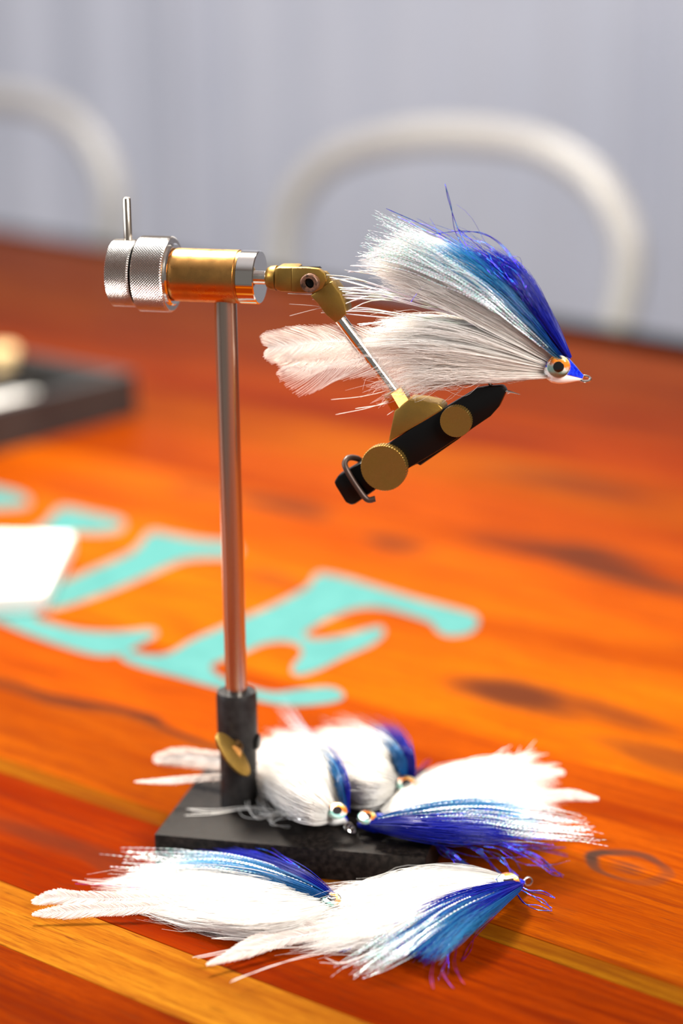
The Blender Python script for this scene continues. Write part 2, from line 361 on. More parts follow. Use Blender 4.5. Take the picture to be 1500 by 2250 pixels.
def fly_eye(parent, c, nrm, r, up=ZV):
    nrm = unit(nrm); up = unit(np.asarray(up) - (np.asarray(up) @ nrm) * nrm); side = np.cross(up, nrm)
    v, f = lathe(c, nrm, [(-.0006, r * .8), (0, r * .97), (.0003, r), (.0006, r * .97), (.0007, r * .9), (.00075, r * .05)], 40)
    e = obj('eye', v, f, M['iris'], parent, label='round holographic eye'); add_uv(e, c, up, side, r)
    v, f = lathe(np.asarray(c) + nrm * .00078, nrm, [(0, r * .48), (.00025, r * .47), (.0003, r * .40)], 32); obj('pupil', v, f, M['pupil'], e)
    prof = [(.0007 + r * .38 * math.sin(a), r * .98 * math.cos(a)) for a in np.linspace(0, 1.5, 8)]
    v, f = lathe(c, nrm, [(.00065, r * .98)] + prof, 40); obj('eye_dome', v, f, M['lens'], e); return e
def fly_head(parent, a, b, r, blue_up, sweep=150, n=32):
    """tapering resin head from the hair at a to the hook eye at b, its back wrapped blue"""
    a = np.asarray(a); b = np.asarray(b); L = np.linalg.norm(b - a); d = (b - a) / L
    pr = [(0, .55), (.1, .85), (.28, 1), (.5, .9), (.7, .62), (.88, .34), (1, .18)]
    pr = [(s * L, k_ * r) for s, k_ in pr]; q = [(s, k_) for s, k_ in zip(np.linspace(0, L, 16), np.interp(np.linspace(0, L, 16), [p[0] for p in pr], [p[1] for p in pr]))]
    v, f = lathe(a, d, q, n, up=blue_up); h = obj('head', v, f, M['epoxy'], parent, label='glossy clear resin head')
    s0 = math.radians(90 - sweep / 2)
    q2 = [(s, k_ * 1.06 + .00012) for s, k_ in q]
    v, f = lathe(a, d, q2, 20, up=blue_up, a0=s0, a1=math.pi - s0); obj('blue_head_wrap', v, f, M['headblue'], h, label='blue thread wrap on the back of the head')
    return h, d
def ring(c, nrm, R, r, el=1.0, eld=None, n=24):
    x, y, z = frame(nrm)
    if eld is not None: x = unit(np.asarray(eld) - (np.asarray(eld) @ z) * z); y = np.cross(z, x)
    P = [np.asarray(c) + x * R * el * math.cos(t) + y * R * math.sin(t) for t in np.linspace(0, 2 * math.pi, n, endpoint=False)]
    return tube(P, r, 8, closed=True)
def hook_part(parent, pts, loopc, loopn, R=.0017, r=.0005, eld=None, el=1.0):
    P = crom(pts, 40); rr = np.full(40, r * 1.15); rr[-7:] = np.linspace(r * 1.1, r * .15, 7)
    mb = MB().add(*tube(P, rr, 8)); mb.add(*ring(loopc, loopn, R, r, el, eld))
    j = 34; d = unit(P[j] - P[j - 1]); mb.add(*tube([P[j], P[j] - d * .0012 + unit(np.cross(d, NV)) * .0011], [r * .8, r * .1], 6))
    return mb.obj('hook', M['hook'], parent, label='silver hook with its wire eye')
# ================================================================== SETTING
def room():
    c = lambda x, y, z: np.array([x, y, z])
    v, f = box((0, 2.2, -.02), c(3.2, 0, 0), c(0, 3.4, 0), c(0, 0, .02)); m = noisy(mat('grey_floor', rough=.5), (.12, .10, .09), (.2, .17, .15), 3)
    obj('floor', v, f, m, None, False, kind='structure')
    wm = noisy(mat('pale_blue_wall_paint', rough=.55), (.51, .53, .62), (.57, .585, .67), 1.5, r1=.5, r2=.6)
    v, f = [], []                            # corrugated sheet
    nx = 640
    for i in range(nx + 1):
        x = -3.2 + 6.4 * i / nx; y = 4.6 + .010 * math.sin(x / .15 * 2 * math.pi) - (.02 if (i % 96) < 5 else 0)
        v += [(x, y, 0), (x, y, 2.8), (x, 4.7, 0), (x, 4.7, 2.8)]
    for i in range(nx):
        a = i * 4; b = a + 4; f += [[a, b, b + 1, a + 1], [a + 2, a + 3, b + 3, b + 2], [a + 1, b + 1, b + 3, a + 3]]
    obj('wall_back', v, f, wm, None, True, kind='structure')
    sm = noisy(mat('side_wall_paint', rough=.7), (.15, .11, .08), (.22, .16, .12), 2)
    for nme, x in (('wall_left', -3.25), ('wall_right', 3.25)):
        v, f = box((x, 2.2, 1.4), c(.05, 0, 0), c(0, 3.4, 0), c(0, 0, 1.4)); obj(nme, v, f, sm, None, False, kind='structure')
    v, f = box((0, 2.2, 2.85), c(3.3, 0, 0), c(0, 3.4, 0), c(0, 0, .05)); obj('ceiling', v, f, mat('ceiling_white', (.7, .7, .7), .8), None, False, kind='structure')
room()
# ================================================================== TABLE
RED, ORG, GOLD, BRN, DKG = (.185, .021, .0008, 1), (.26, .046, .001, 1), (.34, .115, .006, 1), (.15, .022, .001, 1), (.19, .058, .003, 1)
tb = root('plank_table', tuple(G(-1.2, 1.0, -TZ)), 'large varnished orange-brown plank dining table with turquoise painted letters', 'table')
def plank(q0, q1, p0, p1, col, q1b=None):
    gap = .00015; q1b = q1 if q1b is None else q1b
    pts = [G(p0, q0 + gap, -.035), G(p1, q0 + gap, -.035), G(p1, q1b - gap, -.035), G(p0, q1 - gap, -.035)]
    o = obj('plank', *prism(pts, (0, 0, .035), .0003), M['wood'], tb, False); o.color = col
rows = [(.18, .27, BRN), (.27, .36, ORG), (.36, .45, (.14, .016, .0006, 1)), (.45, .5435, (.135, .014, .0006, 1)), (.5435, .5835, (.29, .095, .008, 1)), (.5835, .665, (.185, .018, .0006, 1)), (.665, .677, DKG), (.677, .7535, (.22, .038, .001, 1)),
        (.7535, .84, (.25, .038, .001, 1)), (.84, .93, (.32, .068, .001, 1)), (.93, 1.02, (.30, .060, .001, 1)), (1.02, 1.11, (.27, .044, .001, 1)), (1.11, 1.20, (.20, .026, .001, 1)), (1.20, 1.29, (.23, .042, .001, 1)),
        (1.29, 1.38, RED), (1.38, 1.47, (.15, .018, .001, 1)), (1.47, 1.56, BRN)]
for i, (a, b, c_) in enumerate(rows):
    cuts = [-2.9, -1.75 + .23 * (i % 3), .55] if i > 10 else [-2.9, .55]
    for p0, p1 in zip(cuts, cuts[1:]): plank(a, b, p0, p1, c_)
plank(1.56, 1.89, -2.9, .55, BRN, 1.42 + .03)
for (p, q) in ((-2.7, 1.5), (-2.7, .3), (.4, .3), (.4, 1.35)):
    obj('leg', *box(G(p, q, -.035 - .355), ED * .04, EP * .04, ZV * .355, .003), M['wood'], tb, False).color = BRN
lm = noisy(mat('turquoise_paint', rough=.45, Specular_IOR_Level=.2), (.036, .150, .142), (.048, .178, .168), 60)
LET = {
 'E': [(688, 1272), (704, 1260), (760, 1270), (850, 1297), (930, 1320), (1000, 1338), (1043, 1352), (1050, 1372), (1030, 1392), (988, 1398), (962, 1388), (945, 1368), (900, 1352), (845, 1337), (790, 1336), (740, 1352),
       (692, 1376), (668, 1394), (690, 1405), (750, 1398), (800, 1384), (836, 1378), (843, 1394), (815, 1418), (760, 1442), (700, 1472), (660, 1484), (641, 1477), (645, 1460), (662, 1440), (658, 1420), (625, 1410),
       (580, 1415), (540, 1432), (490, 1450), (462, 1466), (490, 1490), (540, 1508), (600, 1522), (660, 1515), (720, 1510), (750, 1520), (752, 1536), (710, 1547), (640, 1551), (570, 1540), (480, 1513), (380, 1485), (300, 1463), (264, 1444),
       (280, 1432), (330, 1441), (372, 1436), (420, 1408), (480, 1382), (540, 1356), (600, 1330), (650, 1305), (678, 1288)],
 'L': [(316, 1184), (334, 1168), (380, 1176), (440, 1187), (515, 1195), (520, 1222), (450, 1226), (400, 1232), (330, 1262), (250, 1296), (170, 1325), (105, 1343), (75, 1356), (110, 1370), (180, 1386), (260, 1389), (330, 1383),
       (343, 1396), (300, 1420), (265, 1438), (210, 1440), (140, 1421), (60, 1393), (0, 1368), (-60, 1352), (-60, 1336), (0, 1330), (60, 1310), (130, 1283), (210, 1248), (280, 1218), (306, 1198)],
 'X': [(100, 1150), (125, 1121), (150, 1116), (210, 1129), (268, 1143), (266, 1164), (220, 1172), (165, 1172), (100, 1192), (0, 1228), (-80, 1255), (-80, 1228), (0, 1192), (70, 1168)],
 'Y': [(-70, 1066), (20, 1078), (62, 1096), (48, 1114), (-70, 1112)]}
for k_, pts in LET.items():
    P = crom([T(u, v, .0) for u, v in pts], len(pts) * 3, closed=True)
    obj('painted_letter', *prism([p for p in P], (0, 0, .00025)), lm, tb, False, label={'E': 'turquoise serif capital E', 'L': 'turquoise serif capital L'}.get(k_, 'turquoise letter partly cut off at the left'))
# ================================================================== VISE
vs = root('fly_tying_vise', (STEM[0], STEM[1], TZ), 'black, brass and steel pedestal vise holding a fly over the table', 'vise')
PF, PR = T(338, 1833, .014), T(935, 1885, .014); e1 = unit(PR - PF); e1[2] = 0; e1 = unit(e1); e2 = np.cross(ZV, e1)
BW, BD = np.linalg.norm(PR - PF), .094
low = PF - ZV * .014
bmv = prism([low, low + e1 * BW, low + e1 * BW + e2 * BD, low + e2 * BD], (0, 0, .014), .0008)
plate = obj('base_plate', *bmv, M['plate'], vs)
PT = TZ + .014                                # top of the plate
mb = MB(); zc = T(524, 1520, 0)[2]
cz = .066
mb.add(*lathe(STEM, ZV, [(-.0005, .0084), (.010, .0080), (.028, .0081), (.0285, .0087), (.0505, .0088), (.0525, .0082), (.0528, .0048)], 56)); mb.obj('stem_socket', M['blackpaint'], vs)
st0 = STEM + ZV * .045; HC = V(499, 607)      # axis of the head tube
st1 = np.array([STEM[0], STEM[1], HC[2] - .006])
mb = MB(); mb.add(*lathe(st0, ZV, [(0, .00465), (st1[2] - st0[2], .00465)], 40)); mb.obj('stem', M['steel'], vs)
# thumb screw with an oval paddle
pc = V(511, 1658, .0155); la = unit(V(548, 1706, .012) - V(474, 1610, .017)); sa = np.array([-.79 * .45, -.62, -.61 * .45]); sa = unit(sa - (sa @ la) * la); pn = np.cross(la, sa)
ol = [pc + la * .0118 * math.cos(t) + sa * .0048 * math.sin(t) - pn * .0009 for t in np.linspace(0, 2 * math.pi, 36, endpoint=False)]
th = obj('thumb_screw', *prism(ol, pn * .0018, .0004), M['brass_dark'], vs)
sc0 = STEM + ZV * (V(530, 1640, .008)[2] - STEM[2]); mb = MB(); mb.add(*lathe(sc0, unit(pc - sc0), [(0, .002), (.006, .002), (.0065, .0036), (np.linalg.norm(pc - sc0) - .001, .0036)], 24)); mb.obj('screw_shank', M['brass'], th)
mb = MB(); mb.add(*lathe(STEM + ZV * .030 , DV, [(.0075, .0035), (.0093, .0035), (.0098, .0028)], 20)); mb.obj('set_screw', M['black'], vs)
# head: knurled knobs, brass tube, steel collar
def sx(u, v=607): return (V(u, v) - HC) @ DV
AX = np.array([STEM[0], STEM[1], HC[2]])
s_of = lambda u: (V(u, 607) - AX) @ DV
def knurl(s0, s1, R, nd=84, cham=.0008):
    pitch = 2 * math.pi * R / nd; st_ = pitch / 6; ns = int((s1 - s0 - 1.2 * cham) / st_); nt = nd * 6; x, y, d = frame(DV); v = []; f = []
    prof = [(s0, R * .80), (s0, R - cham)] + [(s0 + cham * .6 + st_ * j, None) for j in range(ns + 1)] + [(s1, R - cham), (s1, R * .80)]
    for s, r in prof:
        for i in range(nt):
            a = 2 * math.pi * i / nt
            if r is None:
                th_ = a * nd; ks = (s - s0 - cham * .6) / pitch * 2 * math.pi
                h = min(abs(math.sin((th_ + ks) / 2)), abs(math.sin((th_ - ks) / 2))); rr = R - .00050 * (1 - min(1, h * 1.25))
            else: rr = r
            v.append(AX + DV * s + (x * math.cos(a) + y * math.sin(a)) * rr)
    m_ = len(prof)
    for j in range(m_ - 1):
        for i in range(nt): f.append([j * nt + i, j * nt + (i + 1) % nt, (j + 1) * nt + (i + 1) % nt, (j + 1) * nt + i])
    f.append(list(range(nt))); f.append([(m_ - 1) * nt + i for i in range(nt)]); return v, f
sA0, sA1, sB0, sB1, sT1, sC0, sC1 = s_of(253), s_of(304), s_of(312), s_of(380), s_of(526), s_of(532), s_of(572)
kA = obj('knurled_knob', *knurl(sA0, sA1, .0139), M['knurl'], vs, label='smaller knurled steel knob with a drive pin')
kB = obj('knurled_knob', *knurl(sB0, sB1, .0156), M['knurl'], vs, label='larger knurled steel knob beside the brass tube')
MB().add(*lathe(AX + DV * sA1, DV, [(-.001, .0125), (sB0 - sA1 + .001, .0125)], 48)).obj('spacer', M['black'], vs)
MB().add(*lathe(AX + DV * sB1, DV, [(-.001, .0128), (.0006, .0128), (.0012, .0122)], 56)).obj('knob_rim', M['chrome'], kB)
MB().add(*lathe(AX, DV, [(sB1, .0100), (sB1 + .0018, .0100), (sB1 + .0020, .0109), (sT1, .0109), (sT1 + .0002, .0105), (sC0, .0105)], 72)).obj('brass_tube', M['brass'], vs, label='aged brass bearing tube')
MB().add(*lathe(AX, DV, [(sC0, .0104), (sC0 + .0003, .0109), (sC1 - .0004, .0109), (sC1, .0105)], 72)).obj('end_collar', M['chrome'], vs)
MB().add(*lathe(AX, DV, [(sC1 - .001, .0028), (s_of(587), .0028)], 32)).obj('spindle', M['chrome'], vs)
pb = V(285, 560); pinb = AX + DV * s_of(285) + ZV * .0125; pint = V(278, 433)
pd = unit(pint - pinb); Lp = np.linalg.norm(pint - pinb)
MB().add(*lathe(pinb, pd, [(0, .0017), (Lp - .0006, .0017), (Lp - .0002, .0014), (Lp, .0008)], 24)).obj('drive_pin', M['steel'], kA)
# clevis, swivel link, arm
mb = MB(); mb.add(*lathe(AX, DV, [(s_of(585), .0029), (s_of(588), .0040), (s_of(596), .0048), (s_of(608), .0051)], 32))
mb.add(*vprism([(600, 590), (612, 587), (652, 587), (652, 643), (616, 642), (600, 636)], .0051, -.0051, .0014))
ck = [(640, 588), (672, 588), (700, 591), (714, 601), (717, 615), (708, 634), (690, 644), (650, 643), (640, 642)]
mb.add(*vprism(ck, .0056, .0028, .0006)); mb.add(*vprism(ck, -.0028, -.0056, .0006)); clev = mb.obj('clevis', M['brass_dark'], vs)
MB().add(*vprism([(650, 586), (700, 586.5), (704, 590), (650, 590)], .0010, -.0010, 0)).obj('slot_shade', M['black'], clev)  # black strip laid on the clevis top, standing for the shade in its gap
mb = MB(); sc = V(683, 620, .0056)
mb.add(*lathe(sc, NV, [(-.010, .002), (0, .002), (0, .0038), (.0028, .0038), (.0032, .0034), (.0032, .0021), (.0012, .0020)], 18, caps=False)); mb.obj('pivot_screw', M['bronze'], vs)
MB().add(*lathe(V(683, 620, .0070), NV, [(0, .002), (.0004, .002)], 6)).obj('screw_socket', M['black'], vs)
mb = MB(); mb.add(*vprism([(672, 606), (690, 598), (712, 600), (726, 615), (745, 640), (700, 668), (680, 640)], .0026, -.0026, .0004))
mb.add(*vprism([(680, 650), (712, 628), (727, 618), (748, 645), (758, 670), (761, 690), (737, 711), (715, 692), (697, 668)], .0052, -.0046, .0008)); mb.obj('swivel_link', M['brass_dark'], vs)
r0, r1_ = V(745, 698), V(876, 872)
MB().add(*lathe(r0, r1_ - r0, [(0, .00235), (np.linalg.norm(r1_ - r0), .00235)], 32)).obj('arm_rod', M['chrome'], vs)
n0, n1 = V(864, 858), V(884, 892)
MB().add(*lathe(n0, n1 - n0, [(0, .0044), (.0004, .0049), (np.linalg.norm(n1 - n0) - .0003, .0049), (np.linalg.norm(n1 - n0), .0045)], 6)).obj('hex_nut', M['brass'], vs)
MB().add(*vprism([(866, 903), (899, 878), (930, 881), (962, 888), (972, 897), (972, 903), (853, 971)], .0050, -.0050, .0007)).obj('jaw_mount', M['brass_dark'], vs)
# jaws
z3 = lambda L: [(700 + x * .3067, 780 + y * .3067) for x, y in L]
jaw = MB(); jaw.add(*vprism(z3([(300, 770), (500, 635), (880, 392), (1130, 243), (1200, 232), (1305, 224), (1325, 236), (1340, 262), (1310, 330), (1290, 372), (1230, 440), (1090, 535), (860, 685), (640, 815), (400, 968), (360, 880)]), .0050, .0006, .0005))
jaw.obj('jaw', M['black'], vs, label='front black jaw plate'); jaw = MB()
jaw.add(*vprism(z3([(330, 800), (500, 640), (880, 395), (1130, 247), (1300, 226), (1335, 265), (1290, 360), (1230, 432), (1015, 592), (1000, 605), (725, 795), (705, 782), (600, 830), (420, 950)]), .0002, -.0046, .0005)); jaw.obj('jaw', M['black'], vs, label='rear black jaw plate')
jt = MB(); jt.add(*vprism(z3([(305, 768), (135, 868), (105, 915), (120, 945), (190, 1060), (230, 1080), (260, 1070), (410, 965), (420, 860)]), .0040, -.0035, .0010)); jt.obj('jaw_block', M['black'], vs)
def thumb_nut(u, v, R, o0, th_, nn):
    c = V(u, v, o0 + th_); mb_ = MB(); n_ = nn * 4; x, y, d = frame(NV); vv = []; ff = []
    prof = [(-th_, R * .93, 0), (-th_, R, 1), (-.0003, R, 1), (0, R * .975, 0), (0, R * .9, 0), (-.00005, R * .05, 0)]
    for s, r, k in prof:
        for i in range(n_):
            a = 2 * math.pi * i / n_; rr = r - (.00035 * (i % 4 in (0,)) * k); vv.append(c + NV * s + (x * math.cos(a) + y * math.sin(a)) * rr)
    for j in range(len(prof) - 1):
        for i in range(n_): ff.append([j * n_ + i, j * n_ + (i + 1) % n_, (j + 1) * n_ + (i + 1) % n_, (j + 1) * n_ + i])
    ff.append(list(range(n_))); ff.append([(len(prof) - 1) * n_ + i for i in range(n_)])
    mb_.add(vv, ff); return mb_
thumb_nut(842, 1029, .0096, .0050, .0040, 52).obj('thumb_nut', M['brass_dark'], vs, label='larger knurled brass nut at the rear of the jaws')
thumb_nut(1000, 927, .0064, .0050, .0036, 40).obj('thumb_nut', M['brass_dark'], vs, label='smaller knurled brass nut near the jaw tips')
sp = [V(824, 1096, .0056), V(806, 1097, .0062), V(784, 1069, .0060), V(764, 1037, .0058), V(757, 1019, .0045), V(764, 1007, .002), V(778, 1006, -.002), V(792, 1013, -.0048), V(806, 1040, -.0058), V(815, 1068, -.0056)]
MB().add(*tube(crom(sp, 50), .00125, 10)).obj('spring_wire', M['spring'], vs)
# ================================================================== HANGING FLY
def PV(L, o=0.0): return [V(u, v, o) for u, v in L]
hf = root('streamer_fly', tuple(V(1095, 850)), 'white and blue streamer fly clamped in the vise jaws, eye facing right', 'fishing fly')
fly_head(hf, V(1200, 803), V(1280, 831), .0058, unit(V(1262, 780) - V(1235, 835)), 168)
fly_eye(hf, V(1227, 805, .0057), NV + DV * .12, .0046, up=unit(V(1235, 780) - V(1225, 810))); fly_eye(hf, V(1227, 805, -.0057), -NV, .0046)
hook_part(hf, PV([(1278, 832), (1230, 822), (1150, 812), (1100, 806), (1075, 812), (1070, 830), (1078, 846), (1094, 855), (1110, 859), (1125, 862), (1143, 867)]), V(1285, 832), unit(ZV * .8 + NV * .55), .0014, .00058, eld=DV - ZV * .3, el=1.5)
W = [[(1236, 786), (1165, 690), (1090, 610), (1000, 550), (880, 500)], [(1230, 790), (1145, 705), (1050, 635), (940, 575), (820, 540)], [(1224, 794), (1130, 720), (1025, 655), (915, 605), (785, 578)],
     [(1218, 799), (1120, 740), (1015, 685), (930, 648), (850, 625)]]
MIDB = [[(1216, 800), (1115, 745), (1005, 704), (905, 694), (800, 708)], [(1212, 808), (1100, 780), (980, 762), (870, 762), (740, 772)]]
hair('white_hair', [PV(g) for g in MIDB], 2400, M['white'], hf, thick=.007, lmin=.45, lmax=.95, curl=.0012, K=11, r=.00011)
hair('white_hair', [PV(g) for g in W], 6500, M['white'], hf, thick=.007, lmin=.45, lmax=1.0, curl=.0014, K=11, r=.00011)
Bl = [[(1214, 806), (1100, 775), (980, 750), (880, 735), (790, 735)], [(1210, 815), (1095, 795), (980, 780), (880, 775), (780, 785)], [(1208, 822), (1100, 818), (990, 812), (900, 820), (800, 850)], [(1208, 829), (1120, 832), (1040, 838), (950, 850), (860, 885)]]
hair('belly_hair', [PV(g) for g in Bl], 3600, M['belly'], hf, thick=.006, lmin=.4, lmax=.9, curl=.0017, K=12, r=.0001, freq=1.8)
hair('belly_hair', [PV(g, .003) for g in Bl[2:]], 260, M['belly'], hf, thick=.005, lmin=.7, lmax=1.05, curl=.0022, K=26, r=.00009, freq=2.0)
az = [[(1238, 784), (1178, 690), (1108, 610), (1025, 548), (900, 478)], [(1234, 786), (1160, 700), (1080, 628), (985, 570), (860, 512)]]
hair('azure_hair', [PV(g, .0035) for g in az], 2400, M['azure'], hf, thick=.006, lmin=.45, lmax=.85, curl=.0010, K=12, r=.0001)
sk = [[(1236, 786), (1165, 700), (1085, 622), (990, 560), (865, 490)], [(1230, 790), (1150, 715), (1055, 645), (950, 590), (825, 548)]]
hair('pale_blue_hair', [PV(g, .004) for g in sk], 900, M['sky'], hf, thick=.006, lmin=.45, lmax=.9, curl=.001, K=12, r=.0001)
db = [[(1254, 786), (1216, 712), (1165, 620), (1120, 570), (1040, 510)], [(1245, 781), (1192, 700), (1130, 620), (1065, 565), (965, 505)], [(1238, 784), (1180, 705), (1112, 632), (1035, 575), (930, 520)]]
hair('royal_blue_hair', [PV(g, .002) for g in db], 2600, M['blue'], hf, thick=.006, lmin=.35, lmax=.85, curl=.0009, K=12, r=.0001, power=1.25)
hair('crimped_flash', [PV(g, .003) for g in ([(1236, 786), (1160, 700), (1080, 615), (985, 550), (845, 470)], [(1230, 790), (1140, 710), (1040, 640), (920, 590), (800, 565)])], 260, M['beads'], hf, thick=.012, lmin=.7, lmax=1.04, lpow=.9, curl=.0010, K=90, r=.00020, bead=1, start=.5)
hair('blue_flash', [PV(g, .001) for g in ([(1250, 780), (1205, 700), (1160, 610), (1100, 545), (1010, 490)], [(1240, 784), (1180, 700), (1100, 615), (1010, 545), (870, 470)])], 34, M['blueflash'], hf, thick=.008, lmin=.7, lmax=1.02, curl=.003, K=24, r=.00016)
FL = [[(1050, 700), (900, 655), (760, 635), (626, 628)], [(1050, 705), (900, 665), (800, 645), (640, 646)], [(1040, 700), (880, 650), (780, 625), (700, 602)], [(1040, 690), (900, 650), (790, 622), (712, 606)],
      [(1040, 712), (900, 690), (800, 680), (745, 686)], [(1060, 700), (930, 660), (820, 640), (682, 639)], [(1050, 715), (920, 700), (800, 690), (700, 688)], [(1060, 690), (920, 665), (820, 650), (697, 655)],
      [(1060, 720), (930, 700), (860, 700), (785, 716)], [(1020, 640), (900, 600), (830, 585), (768, 581)], [(1020, 640), (900, 610), (840, 600), (767, 594)], [(1020, 630), (900, 580), (850, 560), (790, 568)], [(1000, 600), (900, 560), (860, 555), (815, 550)],
      [(1050, 700), (930, 660), (830, 650), (740, 650)], [(1040, 700), (930, 675), (820, 660), (742, 684)]]
lines('pearl_flash', [PV(g, .002 + .002 * math.sin(i * 2.3)) for i, g in enumerate(FL)], .00028, M['pearl'], hf, copies=2, jit=.0012)
lines('stray_hair', [PV(g, .003) for g in ([(980, 830), (900, 860), (820, 893), (737, 911)], [(960, 820), (900, 850), (850, 885), (780, 898)], [(950, 830), (880, 850), (800, 870), (727, 878)], [(1000, 830), (940, 860), (900, 880), (850, 912)],
      [(760, 700), (720, 680), (690, 672), (635, 668)], [(800, 655), (740, 670), (690, 680), (636, 694)], [(1120, 830), (1155, 835), (1160, 820), (1162, 815)], [(960, 650), (900, 625), (850, 625), (800, 640)])], .00011, M['belly'], hf, K=30)
lines('blue_stray', [PV(g, .003) for g in ([(1110, 620), (1040, 560), (940, 500), (848, 458)], [(1080, 600), (1000, 540), (930, 505), (873, 476)], [(1150, 660), (1110, 590), (1050, 540), (1003, 500)], [(1030, 560), (1000, 510), (990, 450), (977, 404)], [(1035, 560), (1005, 500), (985, 440), (979, 412)],
      [(1140, 590), (1090, 530), (1030, 508), (950, 514)], [(1150, 610), (1110, 545), (1060, 512), (1010, 510)], [(950, 610), (920, 640), (905, 660), (900, 668)])], .00017, M['blueflash'], hf, K=30)
feather(hf, PV([(1010, 760), (860, 752), (720, 752), (640, 760), (588, 764)], .001), ZV, NV, .0075, .0070, 330)
feather(hf, PV([(1010, 790), (880, 778), (770, 775), (680, 790), (612, 782)], -.001), ZV, NV, .0060, .0070, 300)
feather(hf, PV([(1010, 800), (900, 790), (800, 788), (700, 808), (619, 806)], .002), ZV, NV, .0018, .0095, 190)
# ================================================================== FLIES ON THE TABLE
def PT_(L, hs):
    n = len(L); h = np.interp(np.linspace(0, 1, n), np.linspace(0, 1, len(hs)), hs); return [T(u, v, a) for (u, v), a in zip(L, h)]
TOP = unit([0, -.35, 1])
def flat_fly(label, base, hs, fl, head, eye, hook, loop, white, nw, blue, nb, azu, na, bead, nbd, bflash, nbf, feath, wcurl=.0012, thick=.004, hair_r=.00011):
    o = root('streamer_fly', tuple(np.array(T(*base))), label, 'fishing fly')
    fly_head(o, T(*head[0]), T(*head[1]), head[2], head[3], 150)
    fly_eye(o, T(*eye[0]), eye[1], eye[2], up=ED * .2 + ZV)
    hook_part(o, [T(*p) for p in hook], T(*loop[0]), loop[1], .0017, .00045)
    kw = dict(nrm=TOP, floor=fl)
    hair('white_hair', [PT_(g, hs) for g in white], nw, M['white'], o, thick=thick, lmin=.4, curl=wcurl, K=12, r=hair_r, **kw)
    hair('royal_blue_hair', [PT_(g, [h + .0034 for h in hs]) for g in blue], nb, M['blue'], o, thick=thick * .8, lmin=.4, lmax=.95, curl=.0009, K=12, r=.00011, **kw)
    hair('azure_hair', [PT_(g, [h + .0036 for h in hs]) for g in azu], na, M['azure'], o, thick=thick * .8, lmin=.45, lmax=.9, curl=.0009, K=12, r=.00011, **kw)
    hair('crimped_flash', [PT_(g, [h + .0028 for h in hs]) for g in bead], nbd, M['beads'], o, thick=thick * 1.3, lmin=.78, lmax=1.06, lpow=.8, curl=.0008, K=80, r=.00021, bead=1, start=.4, **kw)
    hair('blue_flash', [PT_(g, hs) for g in bflash], nbf, M['blueflash'], o, thick=thick * 1.3, lmin=.7, lpow=.8, curl=.002, K=22, r=.00018, **kw)
    for rc, wu, wd, n_ in feath: feather(o, PT_(rc, [hs[-2] + .002, hs[-1] + .002]), unit([0, .62, .78]), unit([0, -.78, .62]), wu * .95, wd * .95, int(n_ * 1.9), floor=fl, fr=.00015)
    return o
FT = TZ + .0003
# front left
flat_fly('white and blue streamer fly lying flat in front of the base, forked tail pointing left', (480, 1970, 0), [.005, .008, .007, .004, .002], FT,
  ((700, 1975, .005), (762, 1990, .004), .0042, unit(EP + ZV * .3)), ((728, 1978, .0085), ZV + [0, -.2, 0], .0040),
  [(760, 1990, .004), (700, 1990, .004), (620, 2000, .003), (588, 2016, .003), (600, 2036, .004), (625, 2042, .005), (658, 2040, .005)], ((770, 1992, .004), ZV),
  [[(728, 1968), (640, 1938), (550, 1912), (440, 1902), (330, 1912)], [(728, 1976), (620, 1958), (510, 1946), (390, 1935), (200, 1941)], [(728, 1982), (600, 1990), (490, 1990), (370, 1980), (240, 1962)],
   [(730, 1990), (640, 2015), (530, 2030), (420, 2020), (290, 1992)], [(735, 1994), (660, 2030), (560, 2045), (450, 2034), (320, 2003)]], 5200,
  [[(732, 1965), (672, 1925), (590, 1893), (500, 1868), (410, 1842)], [(726, 1970), (655, 1937), (570, 1908), (480, 1888), (370, 1868)]], 1500,
  [[(726, 1970), (655, 1936), (570, 1906), (480, 1890), (340, 1868)], [(726, 1976), (640, 1950), (545, 1924), (430, 1908), (320, 1912)]], 1400,
  [[(728, 1970), (640, 1932), (550, 1900), (430, 1880), (272, 1868)], [(728, 1975), (630, 1945), (520, 1920), (400, 1912), (270, 1932)]], 75,
  [[(730, 1966), (660, 1918), (580, 1880), (500, 1850), (385, 1815)], [(728, 1970), (650, 1930), (570, 1895), (470, 1870), (340, 1850)]], 26,
  [([(430, 1972), (330, 1975), (200, 1975), (130, 1972), (70, 1982)], .0036, .0036, 170), ([(430, 1980), (330, 1992), (220, 1998), (150, 2003), (70, 2009)], .0034, .0034, 170)], wcurl=.0016)
o = bpy.data.objects['streamer_fly.001']
lines('stray_hair', [PT_(g, [.004, .003]) for g in ([(560, 1940), (440, 1945), (300, 1940), (190, 1937)], [(560, 1950), (440, 1960), (300, 1955), (163, 1942)], [(640, 2050), (560, 2062), (500, 2065), (463, 2060)], [(480, 2040), (400, 2032), (330, 2012), (282, 1996)])], .00014, M['white'], o, K=24, copies=2, jit=.0008, floor=FT)
lines('violet_flash', [PT_(g, [.009, .003]) for g in ([(640, 1965), (450, 1958), (300, 1950), (165, 1942)], [(700, 1955), (620, 1900), (570, 1860), (540, 1795)], [(680, 1950), (600, 1890), (520, 1850), (480, 1840)])], .00014, M['redflash'], o, K=24, floor=FT)
